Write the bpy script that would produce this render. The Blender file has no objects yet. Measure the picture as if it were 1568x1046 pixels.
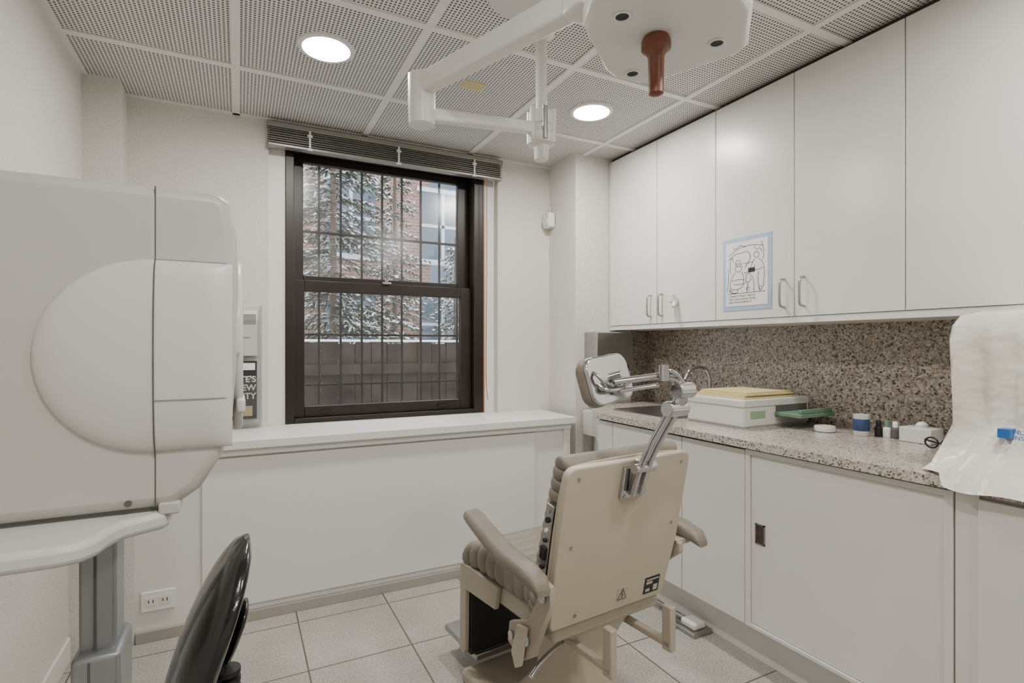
import bpy, math, random
from mathutils import Vector, Matrix
random.seed(7)
D = bpy.data
scene = bpy.context.scene
CEIL = 2.40
H = 1.23

# ------------------------------------------------------------------ materials
def new_mat(name):
    m = D.materials.new(name); m.use_nodes = True
    nt = m.node_tree
    return m, nt, nt.nodes["Principled BSDF"]

def mat(name, col, rough=0.5, metal=0.0, bump=0.0, bscale=80.0, var=0.0, vscale=6.0, coat=0.0, spec=None, bdist=0.002):
    m, nt, b = new_mat(name)
    b.inputs["Base Color"].default_value = (*col, 1)
    b.inputs["Roughness"].default_value = rough
    b.inputs["Metallic"].default_value = metal
    if coat: b.inputs["Coat Weight"].default_value = coat
    if spec is not None: b.inputs["Specular IOR Level"].default_value = spec
    tc = nt.nodes.new("ShaderNodeTexCoord")
    if bump:
        n = nt.nodes.new("ShaderNodeTexNoise"); n.inputs["Scale"].default_value = bscale
        n.inputs["Detail"].default_value = 3
        nt.links.new(tc.outputs["Object"], n.inputs["Vector"])
        bp = nt.nodes.new("ShaderNodeBump"); bp.inputs["Strength"].default_value = bump
        bp.inputs["Distance"].default_value = bdist
        nt.links.new(n.outputs["Fac"], bp.inputs["Height"])
        nt.links.new(bp.outputs["Normal"], b.inputs["Normal"])
    if var:
        n = nt.nodes.new("ShaderNodeTexNoise"); n.inputs["Scale"].default_value = vscale
        n.inputs["Detail"].default_value = 4
        nt.links.new(tc.outputs["Object"], n.inputs["Vector"])
        r = nt.nodes.new("ShaderNodeValToRGB")
        r.color_ramp.elements[0].position = 0.3; r.color_ramp.elements[1].position = 0.7
        r.color_ramp.elements[0].color = (*[c*(1-var) for c in col], 1)
        r.color_ramp.elements[1].color = (*[min(1, c*(1+var)) for c in col], 1)
        nt.links.new(n.outputs["Fac"], r.inputs["Fac"])
        nt.links.new(r.outputs["Color"], b.inputs["Base Color"])
    return m

def emis(name, col, s):
    m, nt, b = new_mat(name)
    b.inputs["Base Color"].default_value = (*col, 1)
    b.inputs["Emission Color"].default_value = (*col, 1)
    b.inputs["Emission Strength"].default_value = s
    return m

def M(nt, op, a, b=None, c=None):
    n = nt.nodes.new("ShaderNodeMath"); n.operation = op
    for i, x in enumerate((a, b, c)):
        if x is None: continue
        if isinstance(x, (int, float)): n.inputs[i].default_value = x
        else: nt.links.new(x, n.inputs[i])
    return n.outputs[0]

def mixcol(nt, fac, c1, c2):
    n = nt.nodes.new("ShaderNodeMix"); n.data_type = 'RGBA'
    nt.links.new(fac, n.inputs[0])
    for i, c in ((6, c1), (7, c2)):
        if isinstance(c, tuple): n.inputs[i].default_value = (*c, 1)
        else: nt.links.new(c, n.inputs[i])
    return n.outputs[2]

def granite(name, cols, scale=140, rough=0.25):
    m, nt, b = new_mat(name)
    tc = nt.nodes.new("ShaderNodeTexCoord")
    v = nt.nodes.new("ShaderNodeTexVoronoi"); v.inputs["Scale"].default_value = scale
    nz = nt.nodes.new("ShaderNodeTexNoise"); nz.inputs["Scale"].default_value = scale*0.35; nz.inputs["Detail"].default_value = 2
    nt.links.new(tc.outputs["Object"], v.inputs["Vector"])
    nt.links.new(tc.outputs["Object"], nz.inputs["Vector"])
    sep = nt.nodes.new("ShaderNodeSeparateColor")
    nt.links.new(v.outputs["Color"], sep.inputs[0])
    s = M(nt, 'ADD', M(nt, 'MULTIPLY', sep.outputs[0], 0.75), M(nt, 'MULTIPLY', nz.outputs["Fac"], 0.4))
    s = M(nt, 'SUBTRACT', s, 0.08)
    r = nt.nodes.new("ShaderNodeValToRGB"); r.color_ramp.interpolation = 'CONSTANT'
    el = r.color_ramp.elements
    el[0].position = 0; el[0].color = (*cols[0][1], 1)
    el[1].position = cols[1][0]; el[1].color = (*cols[1][1], 1)
    for p, c in cols[2:]:
        e = el.new(p); e.color = (*c, 1)
    nt.links.new(s, r.inputs["Fac"]); nt.links.new(r.outputs["Color"], b.inputs["Base Color"])
    b.inputs["Roughness"].default_value = rough
    return m

m_wall = mat("wallpaper_offwhite", (0.655, 0.635, 0.595), 0.75, bump=1.0, bscale=150, var=0.10, vscale=150)
m_lacq = mat("white_laminate", (0.73, 0.72, 0.69), 0.28, var=0.01)
m_panel = mat("radiator_panel_white", (0.74, 0.73, 0.705), 0.45)
m_trimw = mat("white_trim", (0.74, 0.73, 0.70), 0.4)
m_trimg = mat("grey_baseboard", (0.36, 0.335, 0.30), 0.5)
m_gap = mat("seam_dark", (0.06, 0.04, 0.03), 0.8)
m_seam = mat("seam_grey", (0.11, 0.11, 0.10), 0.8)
m_seaml = mat("seam_light_grey", (0.27, 0.27, 0.26), 0.8)
m_black = mat("black_plastic", (0.010, 0.010, 0.011), 0.5)
m_brown = mat("bronze_window_frame", (0.011, 0.0055, 0.0022), 0.4, var=0.25, vscale=12)
m_wood = mat("varnished_edge", (0.20, 0.08, 0.02), 0.35)
m_chrome = mat("chrome", (0.55, 0.55, 0.56), 0.14, 1.0)
m_steel = mat("brushed_steel", (0.42, 0.42, 0.41), 0.3, 1.0, var=0.06, vscale=30)
m_alu = mat("column_aluminium", (0.32, 0.335, 0.35), 0.4, 0.6)
m_shell = mat("chair_beige_shell", (0.46, 0.40, 0.312), 0.42, var=0.02)
m_shell2 = mat("chair_beige_paint", (0.40, 0.35, 0.28), 0.45)
m_vinyl = mat("chair_vinyl", (0.205, 0.18, 0.146), 0.45, bump=0.4, bscale=260, var=0.08, vscale=15)
m_dwhite = mat("device_white_plastic", (0.51, 0.505, 0.48), 0.42)
m_dwhite2 = mat("device_white_plastic_light", (0.63, 0.625, 0.60), 0.38)
m_arm = mat("lamp_arm_white", (0.74, 0.735, 0.71), 0.35)
m_copper = mat("lamp_handle_copper", (0.17, 0.053, 0.027), 0.4, var=0.1, vscale=40)
m_bvinyl = mat("black_vinyl", (0.004, 0.004, 0.0045), 0.2, bump=0.3, bscale=90, coat=0.3)
m_plast = mat("dust_cover_vinyl", (0.70, 0.68, 0.61), 0.30, bump=0.7, bscale=8, bdist=0.03)
m_blind = mat("blind_metal_slats", (0.31, 0.29, 0.265), 0.3, 0.5)
m_paper = mat("paper_white", (0.80, 0.80, 0.78), 0.7)
m_pblue = mat("poster_blue_border", (0.38, 0.49, 0.66), 0.6)
m_ink = mat("ink", (0.02, 0.02, 0.025), 0.7)
m_yel = mat("yellow_paper", (0.70, 0.60, 0.31), 0.7)
m_green = mat("green_tray", (0.12, 0.22, 0.145), 0.5)
m_green2 = mat("green_label", (0.25, 0.40, 0.22), 0.5)
m_red = mat("red_plastic", (0.45, 0.02, 0.03), 0.4)
m_blue = mat("blue_label", (0.02, 0.13, 0.42), 0.5)
m_navy = mat("navy_label", (0.03, 0.06, 0.16), 0.5)
m_snow = mat("snow", (0.72, 0.74, 0.78), 0.9)
m_bark = mat("bark", (0.10, 0.07, 0.05), 0.9)
m_fir = mat("fir_needles", (0.05, 0.058, 0.038), 0.9, var=0.4, vscale=9)
m_fence = mat("dark_fence_wood", (0.030, 0.022, 0.018), 0.9, var=0.5, vscale=5, spec=0.1)
m_bar = mat("iron_window_bars", (0.02, 0.016, 0.015), 0.8, spec=0.2)
m_stone = mat("pale_facade", (0.50, 0.56, 0.62), 0.8, var=0.1, vscale=1.5)
m_dglass = mat("facade_window_glass", (0.08, 0.11, 0.15), 0.1)
m_ledge = mat("alu_rack", (0.60, 0.60, 0.585), 0.35)
m_led = emis("downlight_lens", (1.0, 0.960, 0.895), 260)
m_label = mat("tan_label", (0.55, 0.48, 0.25), 0.6)

m_splash = granite("granite_backsplash", [(0, (0.055, 0.045, 0.038)), (0.20, (0.17, 0.14, 0.115)), (0.32, (0.29, 0.25, 0.21)),
                                          (0.58, (0.42, 0.375, 0.325)), (0.76, (0.20, 0.165, 0.135)), (0.87, (0.50, 0.455, 0.40))], 135, 0.35)
m_counter = granite("granite_counter", [(0, (0.11, 0.095, 0.085)), (0.18, (0.31, 0.27, 0.235)), (0.30, (0.47, 0.42, 0.375)),
                                        (0.58, (0.59, 0.55, 0.50)), (0.87, (0.37, 0.325, 0.285))], 220, 0.2)

def floor_mat():
    m, nt, b = new_mat("terrazzo_floor_tile")
    tc = nt.nodes.new("ShaderNodeTexCoord"); sp = nt.nodes.new("ShaderNodeSeparateXYZ")
    nt.links.new(tc.outputs["Object"], sp.inputs[0])
    def line(s, off, per, w):
        f = M(nt, 'FRACT', M(nt, 'DIVIDE', M(nt, 'SUBTRACT', s, off-10*per), per))
        f = M(nt, 'ABSOLUTE', M(nt, 'SUBTRACT', f, 0.5))
        return M(nt, 'GREATER_THAN', f, 0.5 - w/per/2)
    g = M(nt, 'MAXIMUM', line(sp.outputs[0], 0.235, 0.40, 0.006), line(sp.outputs[1], 2.16, 0.40, 0.006))
    n1 = nt.nodes.new("ShaderNodeTexNoise"); n1.inputs["Scale"].default_value = 150; n1.inputs["Detail"].default_value = 4
    n2 = nt.nodes.new("ShaderNodeTexNoise"); n2.inputs["Scale"].default_value = 2.5; n2.inputs["Detail"].default_value = 5
    nt.links.new(tc.outputs["Object"], n1.inputs["Vector"]); nt.links.new(tc.outputs["Object"], n2.inputs["Vector"])
    r = nt.nodes.new("ShaderNodeValToRGB")
    r.color_ramp.elements[0].position = 0.34; r.color_ramp.elements[0].color = (0.30, 0.29, 0.262, 1)
    r.color_ramp.elements[1].position = 0.58; r.color_ramp.elements[1].color = (0.50, 0.487, 0.45, 1)
    nt.links.new(n1.outputs["Fac"], r.inputs["Fac"])
    r2 = nt.nodes.new("ShaderNodeValToRGB")
    r2.color_ramp.elements[0].position = 0.35; r2.color_ramp.elements[0].color = (0.80, 0.80, 0.80, 1)
    r2.color_ramp.elements[1].position = 0.65; r2.color_ramp.elements[1].color = (1, 1, 1, 1)
    nt.links.new(n2.outputs["Fac"], r2.inputs["Fac"])
    mx = nt.nodes.new("ShaderNodeMix"); mx.data_type = 'RGBA'; mx.blend_type = 'MULTIPLY'; mx.inputs[0].default_value = 1
    nt.links.new(r.outputs["Color"], mx.inputs[6]); nt.links.new(r2.outputs["Color"], mx.inputs[7])
    c = mixcol(nt, g, mx.outputs[2], (0.11, 0.10, 0.085))
    nt.links.new(c, b.inputs["Base Color"])
    b.inputs["Roughness"].default_value = 0.36
    return m
m_floor = floor_mat()

def ceil_mat():
    m, nt, b = new_mat("perforated_ceiling_tile")
    tc = nt.nodes.new("ShaderNodeTexCoord"); sp = nt.nodes.new("ShaderNodeSeparateXYZ")
    nt.links.new(tc.outputs["Object"], sp.inputs[0])
    p = 0.0142
    def f(s, off):
        q = M(nt, 'FRACT', M(nt, 'DIVIDE', M(nt, 'ADD', s, 1000*p+off), p))
        return M(nt, 'ABSOLUTE', M(nt, 'SUBTRACT', q, 0.5))
    a, c2 = f(sp.outputs[0], 0.0), f(sp.outputs[1], 0.003)
    mask = M(nt, 'LESS_THAN', M(nt, 'MAXIMUM', a, c2), 0.27)
    c = mixcol(nt, mask, (0.71, 0.70, 0.68), (0.07, 0.065, 0.06))
    nt.links.new(c, b.inputs["Base Color"])
    b.inputs["Roughness"].default_value = 0.6
    return m
m_ceil = ceil_mat()

def brick_mat():
    m, nt, b = new_mat("red_brick")
    tc = nt.nodes.new("ShaderNodeTexCoord")
    mp = nt.nodes.new("ShaderNodeMapping"); mp.inputs["Rotation"].default_value = (math.radians(90), 0, 0)
    br = nt.nodes.new("ShaderNodeTexBrick"); br.inputs["Scale"].default_value = 4
    br.inputs["Color1"].default_value = (0.25, 0.13, 0.10, 1); br.inputs["Color2"].default_value = (0.18, 0.11, 0.09, 1)
    br.inputs["Mortar"].default_value = (0.34, 0.32, 0.31, 1); br.inputs["Mortar Size"].default_value = 0.02
    nt.links.new(tc.outputs["Object"], mp.inputs["Vector"]); nt.links.new(mp.outputs[0], br.inputs["Vector"])
    nt.links.new(br.outputs["Color"], b.inputs["Base Color"]); b.inputs["Roughness"].default_value = 0.9
    return m
m_brick = brick_mat()

def clear_mat(name, tint, rough, fac):
    m = D.materials.new(name); m.use_nodes = True; nt = m.node_tree
    nt.nodes.remove(nt.nodes["Principled BSDF"])
    t = nt.nodes.new("ShaderNodeBsdfTransparent"); g = nt.nodes.new("ShaderNodeBsdfGlossy")
    t.inputs[0].default_value = (*tint, 1)
    g.inputs["Roughness"].default_value = rough
    mx = nt.nodes.new("ShaderNodeMixShader"); mx.inputs[0].default_value = fac
    nt.links.new(t.outputs[0], mx.inputs[1]); nt.links.new(g.outputs[0], mx.inputs[2])
    nt.links.new(mx.outputs[0], nt.nodes["Material Output"].inputs[0])
    return m
m_glass = clear_mat("window_glass", (0.96, 0.97, 0.97), 0.22, 0.06)
m_acryl = clear_mat("clear_acrylic", (0.92, 0.93, 0.93), 0.1, 0.10)

# ------------------------------------------------------------------ geometry helpers
def empty(name, loc=(0, 0, 0), rot=(0, 0, 0), parent=None):
    e = D.objects.new(name, None); scene.collection.objects.link(e)
    e.location = loc; e.rotation_euler = rot; e.empty_display_size = 0.1
    if parent: e.parent = parent
    return e

def mesh_obj(name, verts, faces, m, parent=None, smooth=False, bevel=0, seg=3, sub=0):
    me = D.meshes.new(name); me.from_pydata([tuple(v) for v in verts], [], faces); me.update()
    import bmesh
    bm = bmesh.new(); bm.from_mesh(me); bmesh.ops.recalc_face_normals(bm, faces=bm.faces); bm.to_mesh(me); bm.free()
    o = D.objects.new(name, me); scene.collection.objects.link(o)
    if isinstance(m, (list, tuple)):
        for x in m: me.materials.append(x)
    else: me.materials.append(m)
    if parent: o.parent = parent
    if bevel:
        b = o.modifiers.new("bevel", 'BEVEL'); b.width = bevel; b.segments = seg; b.limit_method = 'ANGLE'
        b.angle_limit = math.radians(40); b.harden_normals = False
        smooth = True
    if sub:
        s = o.modifiers.new("sub", 'SUBSURF'); s.levels = sub; s.render_levels = sub
    if smooth:
        for p in me.polygons: p.use_smooth = True
        if not sub:
            try: me.set_sharp_from_angle(angle=math.radians(40))
            except Exception: pass
    return o

BF = [(0,1,3,2),(4,6,7,5),(0,4,5,1),(2,3,7,6),(0,2,6,4),(1,5,7,3)]
def box(name, x0, x1, y0, y1, z0, z1, m, parent=None, bevel=0, seg=3, fr=None):
    v = [(x, y, z) for x in (x0, x1) for y in (y0, y1) for z in (z0, z1)]
    if fr: v = [fr(*p) for p in v]
    return mesh_obj(name, v, BF, m, parent, bevel=bevel, seg=seg)

def boxes(name, lst, m, parent=None, bevel=0, fr=None):
    V, F = [], []
    for (x0, x1, y0, y1, z0, z1) in lst:
        n = len(V)
        v = [(x, y, z) for x in (x0, x1) for y in (y0, y1) for z in (z0, z1)]
        if fr: v = [fr(*p) for p in v]
        V += v; F += [tuple(i+n for i in f) for f in BF]
    return mesh_obj(name, V, F, m, parent, bevel=bevel)

def loft(name, secs, m, parent=None, smooth=True, cap=True, closed=True, bevel=0, sub=0):
    V = [p for s in secs for p in s]; n = len(secs[0]); F = []
    for i in range(len(secs)-1):
        for j in range(n if closed else n-1):
            k = (j+1) % n
            F.append((i*n+j, i*n+k, (i+1)*n+k, (i+1)*n+j))
    if cap:
        F.append(tuple(range(n))); F.append(tuple(range((len(secs)-1)*n, len(secs)*n)))
    return mesh_obj(name, V, F, m, parent, smooth=smooth, bevel=bevel, sub=sub)

def cyl(name, p0, p1, r, m, parent=None, r2=None, seg=28, bevel=0):
    p0, p1 = Vector(p0), Vector(p1); r2 = r if r2 is None else r2
    z = (p1-p0).normalized(); x = z.orthogonal().normalized(); y = z.cross(x)
    def ring(c, rr): return [c + x*rr*math.cos(2*math.pi*i/seg) + y*rr*math.sin(2*math.pi*i/seg) for i in range(seg)]
    return loft(name, [ring(p0, r), ring(p1, r2)], m, parent, bevel=bevel)

def sweep(name, pts, r, m, parent=None, seg=10, smoothpts=True, rx=None):
    P = [Vector(p) for p in pts]
    if smoothpts and len(P) > 2:
        for _ in range(2):
            Q = [P[0]]
            for a, b in zip(P[:-1], P[1:]): Q += [a*0.75+b*0.25, a*0.25+b*0.75]
            Q.append(P[-1]); P = Q
    secs = []; x = None
    for i, p in enumerate(P):
        t = (P[min(i+1, len(P)-1)]-P[max(i-1, 0)]).normalized()
        x = t.orthogonal().normalized() if x is None else (x - t*x.dot(t)).normalized()
        y = t.cross(x)
        secs.append([p + x*(rx or r)*math.cos(2*math.pi*j/seg) + y*r*math.sin(2*math.pi*j/seg) for j in range(seg)])
    return loft(name, secs, m, parent)

def lathe(name, c, prof, m, parent=None, seg=32, axis='z'):
    secs = []
    for r, h in prof:
        secs.append([(c[0]+r*math.cos(2*math.pi*i/seg), c[1]+r*math.sin(2*math.pi*i/seg), c[2]+h) for i in range(seg)])
    return loft(name, secs, m, parent)

def rr(w, h, r, n=5):
    pts = []
    for cx, cy, a0 in ((w/2-r, h/2-r, 0), (-w/2+r, h/2-r, 90), (-w/2+r, -h/2+r, 180), (w/2-r, -h/2+r, 270)):
        for i in range(n+1):
            a = math.radians(a0+90*i/n); pts.append((cx+r*math.cos(a), cy+r*math.sin(a)))
    return pts

def prism(name, poly, fr, t0, t1, m, parent=None, bevel=0, seg=3):
    return loft(name, [[fr(a, b, t0) for a, b in poly], [fr(a, b, t1) for a, b in poly]], m, parent, smooth=False, bevel=bevel)

XY = lambda a, b, t: (a, b, t)
XZ = lambda a, b, t: (a, t, b)
YZ = lambda a, b, t: (t, a, b)

def text(name, s, size, loc, xdir, m, parent=None, updir=(0, 0, 1), align='LEFT', off=0.0):
    cu = D.curves.new(name, 'FONT'); cu.body = s; cu.size = size; cu.extrude = 0.0002; cu.align_x = align; cu.offset = off
    cu.materials.append(m)
    o = D.objects.new(name, cu); scene.collection.objects.link(o)
    x = Vector(xdir).normalized(); y = Vector(updir); z = x.cross(y)
    mt = Matrix((x, y, z)).transposed().to_4x4(); mt.translation = Vector(loc)
    if parent: o.parent = parent
    o.matrix_basis = mt
    return o

# ------------------------------------------------------------------ room shell
XL, XR, YW, YB = -0.60, 2.38, 3.04, -1.9
box("floor", XL-0.1, XR+0.1, YB-0.1, YW+0.25, -0.08, 0, m_floor)
box("ceiling", XL-0.1, XR+0.1, YB-0.1, YW+0.25, CEIL, CEIL+0.08, m_ceil)
box("wall_left", XL-0.1, XL, YB, YW, 0, CEIL, m_wall)
box("wall_right", XR, XR+0.1, YB, YW+0.25, 0, CEIL, m_wall)
box("wall_back", XL-0.1, XR+0.1, YB-0.1, YB, 0, CEIL, m_wall)
wx0, wx1, wz0, wz1 = 0.135, 1.445, 0.815, 2.345
boxes("wall_window", [(XL-0.1, wx0, YW, YW+0.25, 0, CEIL), (wx1, XR, YW, YW+0.25, 0, CEIL),
                      (wx0, wx1, YW, YW+0.25, 0, wz0), (wx0, wx1, YW, YW+0.25, wz1, CEIL)], m_wall)
box("wall_pillar_left", XL, -0.465, 2.88, YW, 0, CEIL, m_wall)
box("wall_pillar_right", 1.82, XR, 2.73, YW, 0, CEIL, m_wall)
bars = []
for x in (-0.012, 0.62, 1.25, 1.88):
    bars.append((x-0.016, x+0.016, YB, YW, CEIL-0.006, CEIL+0.002))
for y in (2.52, 1.89, 1.26, 0.63, 0.0, -0.63, -1.26):
    bars.append((XL, XR, y-0.016, y+0.016, CEIL-0.0065, CEIL+0.002))
bars += [(XL, XL+0.02, YB, YW, CEIL-0.006, CEIL+0.002), (XL, XR, YW-0.02, YW, CEIL-0.006, CEIL+0.002)]
boxes("trim_1", bars, m_trimw)
box("baseboard_left", XL, XL+0.012, YB, 2.66, 0, 0.09, m_trimw, bevel=0.003)
box("baseboard_back", XL+0.012, XR, YB, YB+0.012, 0, 0.09, m_trimw, bevel=0.003)

def downlight(x, y):
    e = empty("recessed_downlight", (x, y, CEIL))
    seg = 40
    rings = []
    for r, z in ((0.108, 0.0), (0.106, -0.008), (0.090, -0.010), (0.084, -0.004), (0.084, 0.0)):
        rings.append([(r*math.cos(2*math.pi*i/seg), r*math.sin(2*math.pi*i/seg), z) for i in range(seg)])
    loft("trim_ring", rings, m_trimw, e, cap=False)
    loft("lens", [[(0.083*math.cos(2*math.pi*i/seg), 0.083*math.sin(2*math.pi*i/seg), z) for i in range(seg)] for z in (-0.003, -0.005)], m_led, e)
for p in ((0.305, 2.205), (1.565, 2.205), (0.305, 0.315), (1.565, 0.315), (0.935, -0.945)):  # first two are in view; the other three are unseen, added as fill
    downlight(*p)
box("ceiling_label", 0.885, 0.985, 2.19, 2.26, CEIL-0.004, CEIL, m_label)

# ------------------------------------------------------------------ radiator enclosure + sill
enc = empty("radiator_enclosure")
YE = 2.685
box("body", XL, 1.74, YE, YW, 0.0, 0.775, m_panel, enc)
box("front_panel", -0.143, 1.506, YE-0.014, YE, 0.075, 0.735, m_panel, enc, bevel=0.002)
box("side_stile", 1.70, 1.745, YE-0.012, YE+0.02, 0.0, 0.775, m_panel, enc, bevel=0.002)
box("base_strip", -0.38, 1.74, YE-0.018, YE, 0.0, 0.045, m_trimg, enc, bevel=0.002)
box("wallpaper_return", XL, -0.385, YE-0.006, YE, 0.0, 0.775, m_wall, enc)
box("under_sill_band", -0.385, 1.745, YE-0.022, YE, 0.745, 0.776, m_trimw, enc, bevel=0.002)
box("windowsill", XL, 1.765, 2.64, YW, 0.775, 0.815, m_trimw, bevel=0.004)

# ------------------------------------------------------------------ window
win = empty("window_1")
box("casing_left", wx0, 0.218, 3.085, 3.12, wz0, wz1, m_trimw, win)
box("casing_right", 1.363, wx1, 3.085, 3.12, wz0, wz1, m_trimw, win)
boxes("outer_frame", [(0.218, 0.262, 3.075, 3.22, wz0, wz1), (1.30, 1.363, 3.075, 3.22, wz0, wz1),
                      (0.262, 1.30, 3.075, 3.22, 2.285, wz1), (0.262, 1.30, 3.075, 3.22, wz0, 0.842)], m_brown, win, bevel=0.003)
boxes("upper_sash", [(0.262, 0.316, 3.165, 3.20, 1.56, 2.285), (1.225, 1.30, 3.165, 3.20, 1.56, 2.285),
                     (0.316, 1.225, 3.165, 3.20, 2.245, 2.285), (0.316, 1.225, 3.165, 3.20, 1.56, 1.62)], m_brown, win, bevel=0.003)
boxes("lower_sash", [(0.262, 0.318, 3.12, 3.16, 0.842, 1.59), (1.228, 1.30, 3.12, 3.16, 0.842, 1.59),
                     (0.318, 1.228, 3.12, 3.16, 1.53, 1.59), (0.318, 1.228, 3.12, 3.16, 0.842, 0.90)], m_brown, win, bevel=0.003)
box("glass_upper", 0.31, 1.23, 3.18, 3.184, 1.61, 2.25, m_glass, win)
box("glass_lower", 0.31, 1.235, 3.14, 3.144, 0.89, 1.54, m_glass, win)
box("wood_edge_highlight", 1.359, 1.367, 3.070, 3.08, wz0, wz1-0.06, m_wood, win)  # thin orange strip, paints the golden highlight along the wood trim
box("sash_lock", 0.74, 0.79, 3.10, 3.13, 1.588, 1.600, m_steel, win, bevel=0.003)
cyl("lock_knob", (0.765, 3.112, 1.60), (0.765, 3.112, 1.611), 0.009, m_steel, win)
boxes("sash_lifts", [(0.40, 0.46, 3.105, 3.12, 0.865, 0.875), (1.08, 1.14, 3.105, 3.12, 0.865, 0.875)], m_brown, win)

bl = empty("window_blind")
box("head_rail", 0.125, 1.455, 2.985, 3.035, 2.35, 2.378, m_blind, bl, bevel=0.003)
slv, slf = [], []
for i in range(7):
    z = 2.272 + i*0.0115
    n0 = len(slv)
    for x in (0.13, 1.45):
        for k in range(5):
            q = k/4; slv.append((x, 2.978+0.052*q, z+0.004*math.sin(math.pi*q)+(0.0015 if i % 2 else 0)))
        for k in range(5):
            q = 1-k/4; slv.append((x, 2.978+0.052*q, z-0.0022+0.004*math.sin(math.pi*q)+(0.0015 if i % 2 else 0)))
    for k in range(10):
        slf.append((n0+k, n0+(k+1) % 10, n0+10+(k+1) % 10, n0+10+k))
    slf += [tuple(range(n0, n0+10)), tuple(range(n0+10, n0+20))]
mesh_obj("slat_stack", slv, slf, m_blind, bl)
box("bottom_rail", 0.13, 1.45, 2.980, 3.03, 2.252, 2.266, m_blind, bl, bevel=0.003)
box("stack_shadow_fill", 0.14, 1.44, 2.995, 3.028, 2.266, 2.35, m_seam, bl)  # dark fill standing in for the shade between the slats
for x in (0.33, 0.80, 1.26):
    boxes("ladder_bracket", [(x-0.005, x+0.005, 2.972, 2.978, 2.248, 2.35), (x-0.013, x+0.013, 2.970, 2.978, 2.318, 2.330), (x-0.013, x+0.013, 2.970, 2.980, 2.248, 2.260)], m_ledge, bl)
sweep("lift_cord", [(1.352, 3.0, 2.25), (1.356, 3.01, 1.6), (1.35, 3.01, 1.0), (1.36, 3.0, 0.9)], 0.002, m_wood, bl)
sweep("tilt_cord", [(1.40, 3.0, 2.25), (1.39, 3.02, 1.5), (1.40, 3.0, 1.1)], 0.0015, m_trimw, bl)

# exterior
ext = empty("window_security_bars")
bl_ = []
for i in range(12):
    x = 0.18+i*0.13; bl_.append((x-0.006, x+0.006, 3.494, 3.506, 0.55, 2.9))
for z in (0.62, 0.99, 1.30, 1.93, 2.6): bl_.append((0.05, 1.8, 3.488, 3.512, z-0.006, z+0.006))
boxes("bars", bl_, m_bar, ext)
box("bars_ledge", 0.0, 1.9, 3.3, 3.56, 0.50, 0.56, m_stone, ext)
box("snow_ground", -12, 20, 3.29, 30, -0.45, -0.35, m_snow)
fe = empty("garden_fence")
boxes("boards", [(-2+i*0.16, -2+i*0.16+0.152, 5.5, 5.54, -0.35, 1.25+0.015*(i % 3)) for i in range(50)], m_fence, fe)
boxes("rails", [(-2, 6, 5.46, 5.5, 0.95, 1.05), (-2, 6, 5.46, 5.5, 0.3, 0.4)], m_fence, fe)
boxes("snow_cap", [(-2, 6, 5.48, 5.56, 1.272, 1.295)], m_snow, fe, bevel=0.01)
bb = empty("brick_building")
box("facade", -6, 3.3, 10, 12, -0.4, 4.6, m_brick, bb)
wl, wf = [], []
for i in range(5):
    for j in range(2):
        x = -3.9+i*1.75; z = 1.0+j*1.9
        wl.append((x, x+0.9, 9.97, 10.0, z, z+1.3))
        wf += [(x-0.07, x+0.97, 9.94, 10.0, z-0.1, z), (x-0.07, x+0.97, 9.94, 10, z+1.3, z+1.38), (x+0.42, x+0.48, 9.95, 9.99, z, z+1.3), (x, x+0.9, 9.95, 9.99, z+0.62, z+0.68)]
boxes("panes", wl, m_dglass, bb); boxes("stone_trim", wf, m_stone, bb)
box("roof_snow", -6.1, 3.4, 9.9, 12, 4.6, 4.75, m_snow, bb)
pb = empty("pale_building")
box("facade", 3.9, 12, 13, 15, -0.4, 6.2, m_stone, pb)
boxes("panes", [(4.2+i*1.3, 5.1+i*1.3, 12.97, 13.0, 0.9+j*1.7, 2.0+j*1.7) for i in range(6) for j in range(3)], m_dglass, pb)

def fir(x, y, h, rad, n=230, snow=0.25):
    e = empty("snowy_fir_tree", (x, y, -0.35))
    cyl("trunk", (0, 0, 0), (0, 0, h), 0.06, m_bark, e, r2=0.02, seg=10)
    V, F, mi = [], [], []
    for k in range(n):
        z = 0.5 + (h-0.6)*(k/n); a = random.uniform(0, 2*math.pi)
        L = rad*(1-z/h)**0.8*random.uniform(0.6, 1.15)+0.1
        dx, dy = math.cos(a), math.sin(a)
        steps = max(3, int(L/0.08)); droop = random.uniform(0.1, 0.5)
        for s in range(1, steps+1):
            q = s/steps
            c = Vector((dx*L*q, dy*L*q, z-droop*L*q*q))
            for side in (-1, 1, 0):
                w = (0.16*(1-q*0.5))*random.uniform(0.6, 1.2)
                d = Vector((-dy*side+dx*0.7, dx*side+dy*0.7, -random.uniform(0.1, 1.0))).normalized()*w
                u = Vector((dx, dy, 0.1))*0.016
                i0 = len(V)
                V += [c-u, c+u, c+d+u*0.2, c+d-u*0.4]; F.append((i0, i0+1, i0+2, i0+3)); mi.append(0)
                if random.random() < snow:
                    i0 = len(V); up = Vector((0, 0, 0.014))
                    V += [c-u*1.6+up, c+u*1.6+up, c+d*0.7+u+up, c+d*0.7-u+up]; F.append((i0, i0+1, i0+2, i0+3)); mi.append(1)
    me = D.meshes.new("foliage"); me.from_pydata([tuple(v) for v in V], [], F)
    me.materials.append(m_fir); me.materials.append(m_snow)
    for p, i in zip(me.polygons, mi): p.material_index = i
    o = D.objects.new("foliage", me); scene.collection.objects.link(o); o.parent = e
fir(1.05, 7.0, 6.5, 1.35, 430, 0.22); fir(2.35, 9.0, 4.8, 0.95, 200, 0.35); fir(-0.3, 8.2, 7.0, 1.5, 240); fir(3.6, 9.4, 3.6, 0.8, 120, 0.5)

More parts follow.
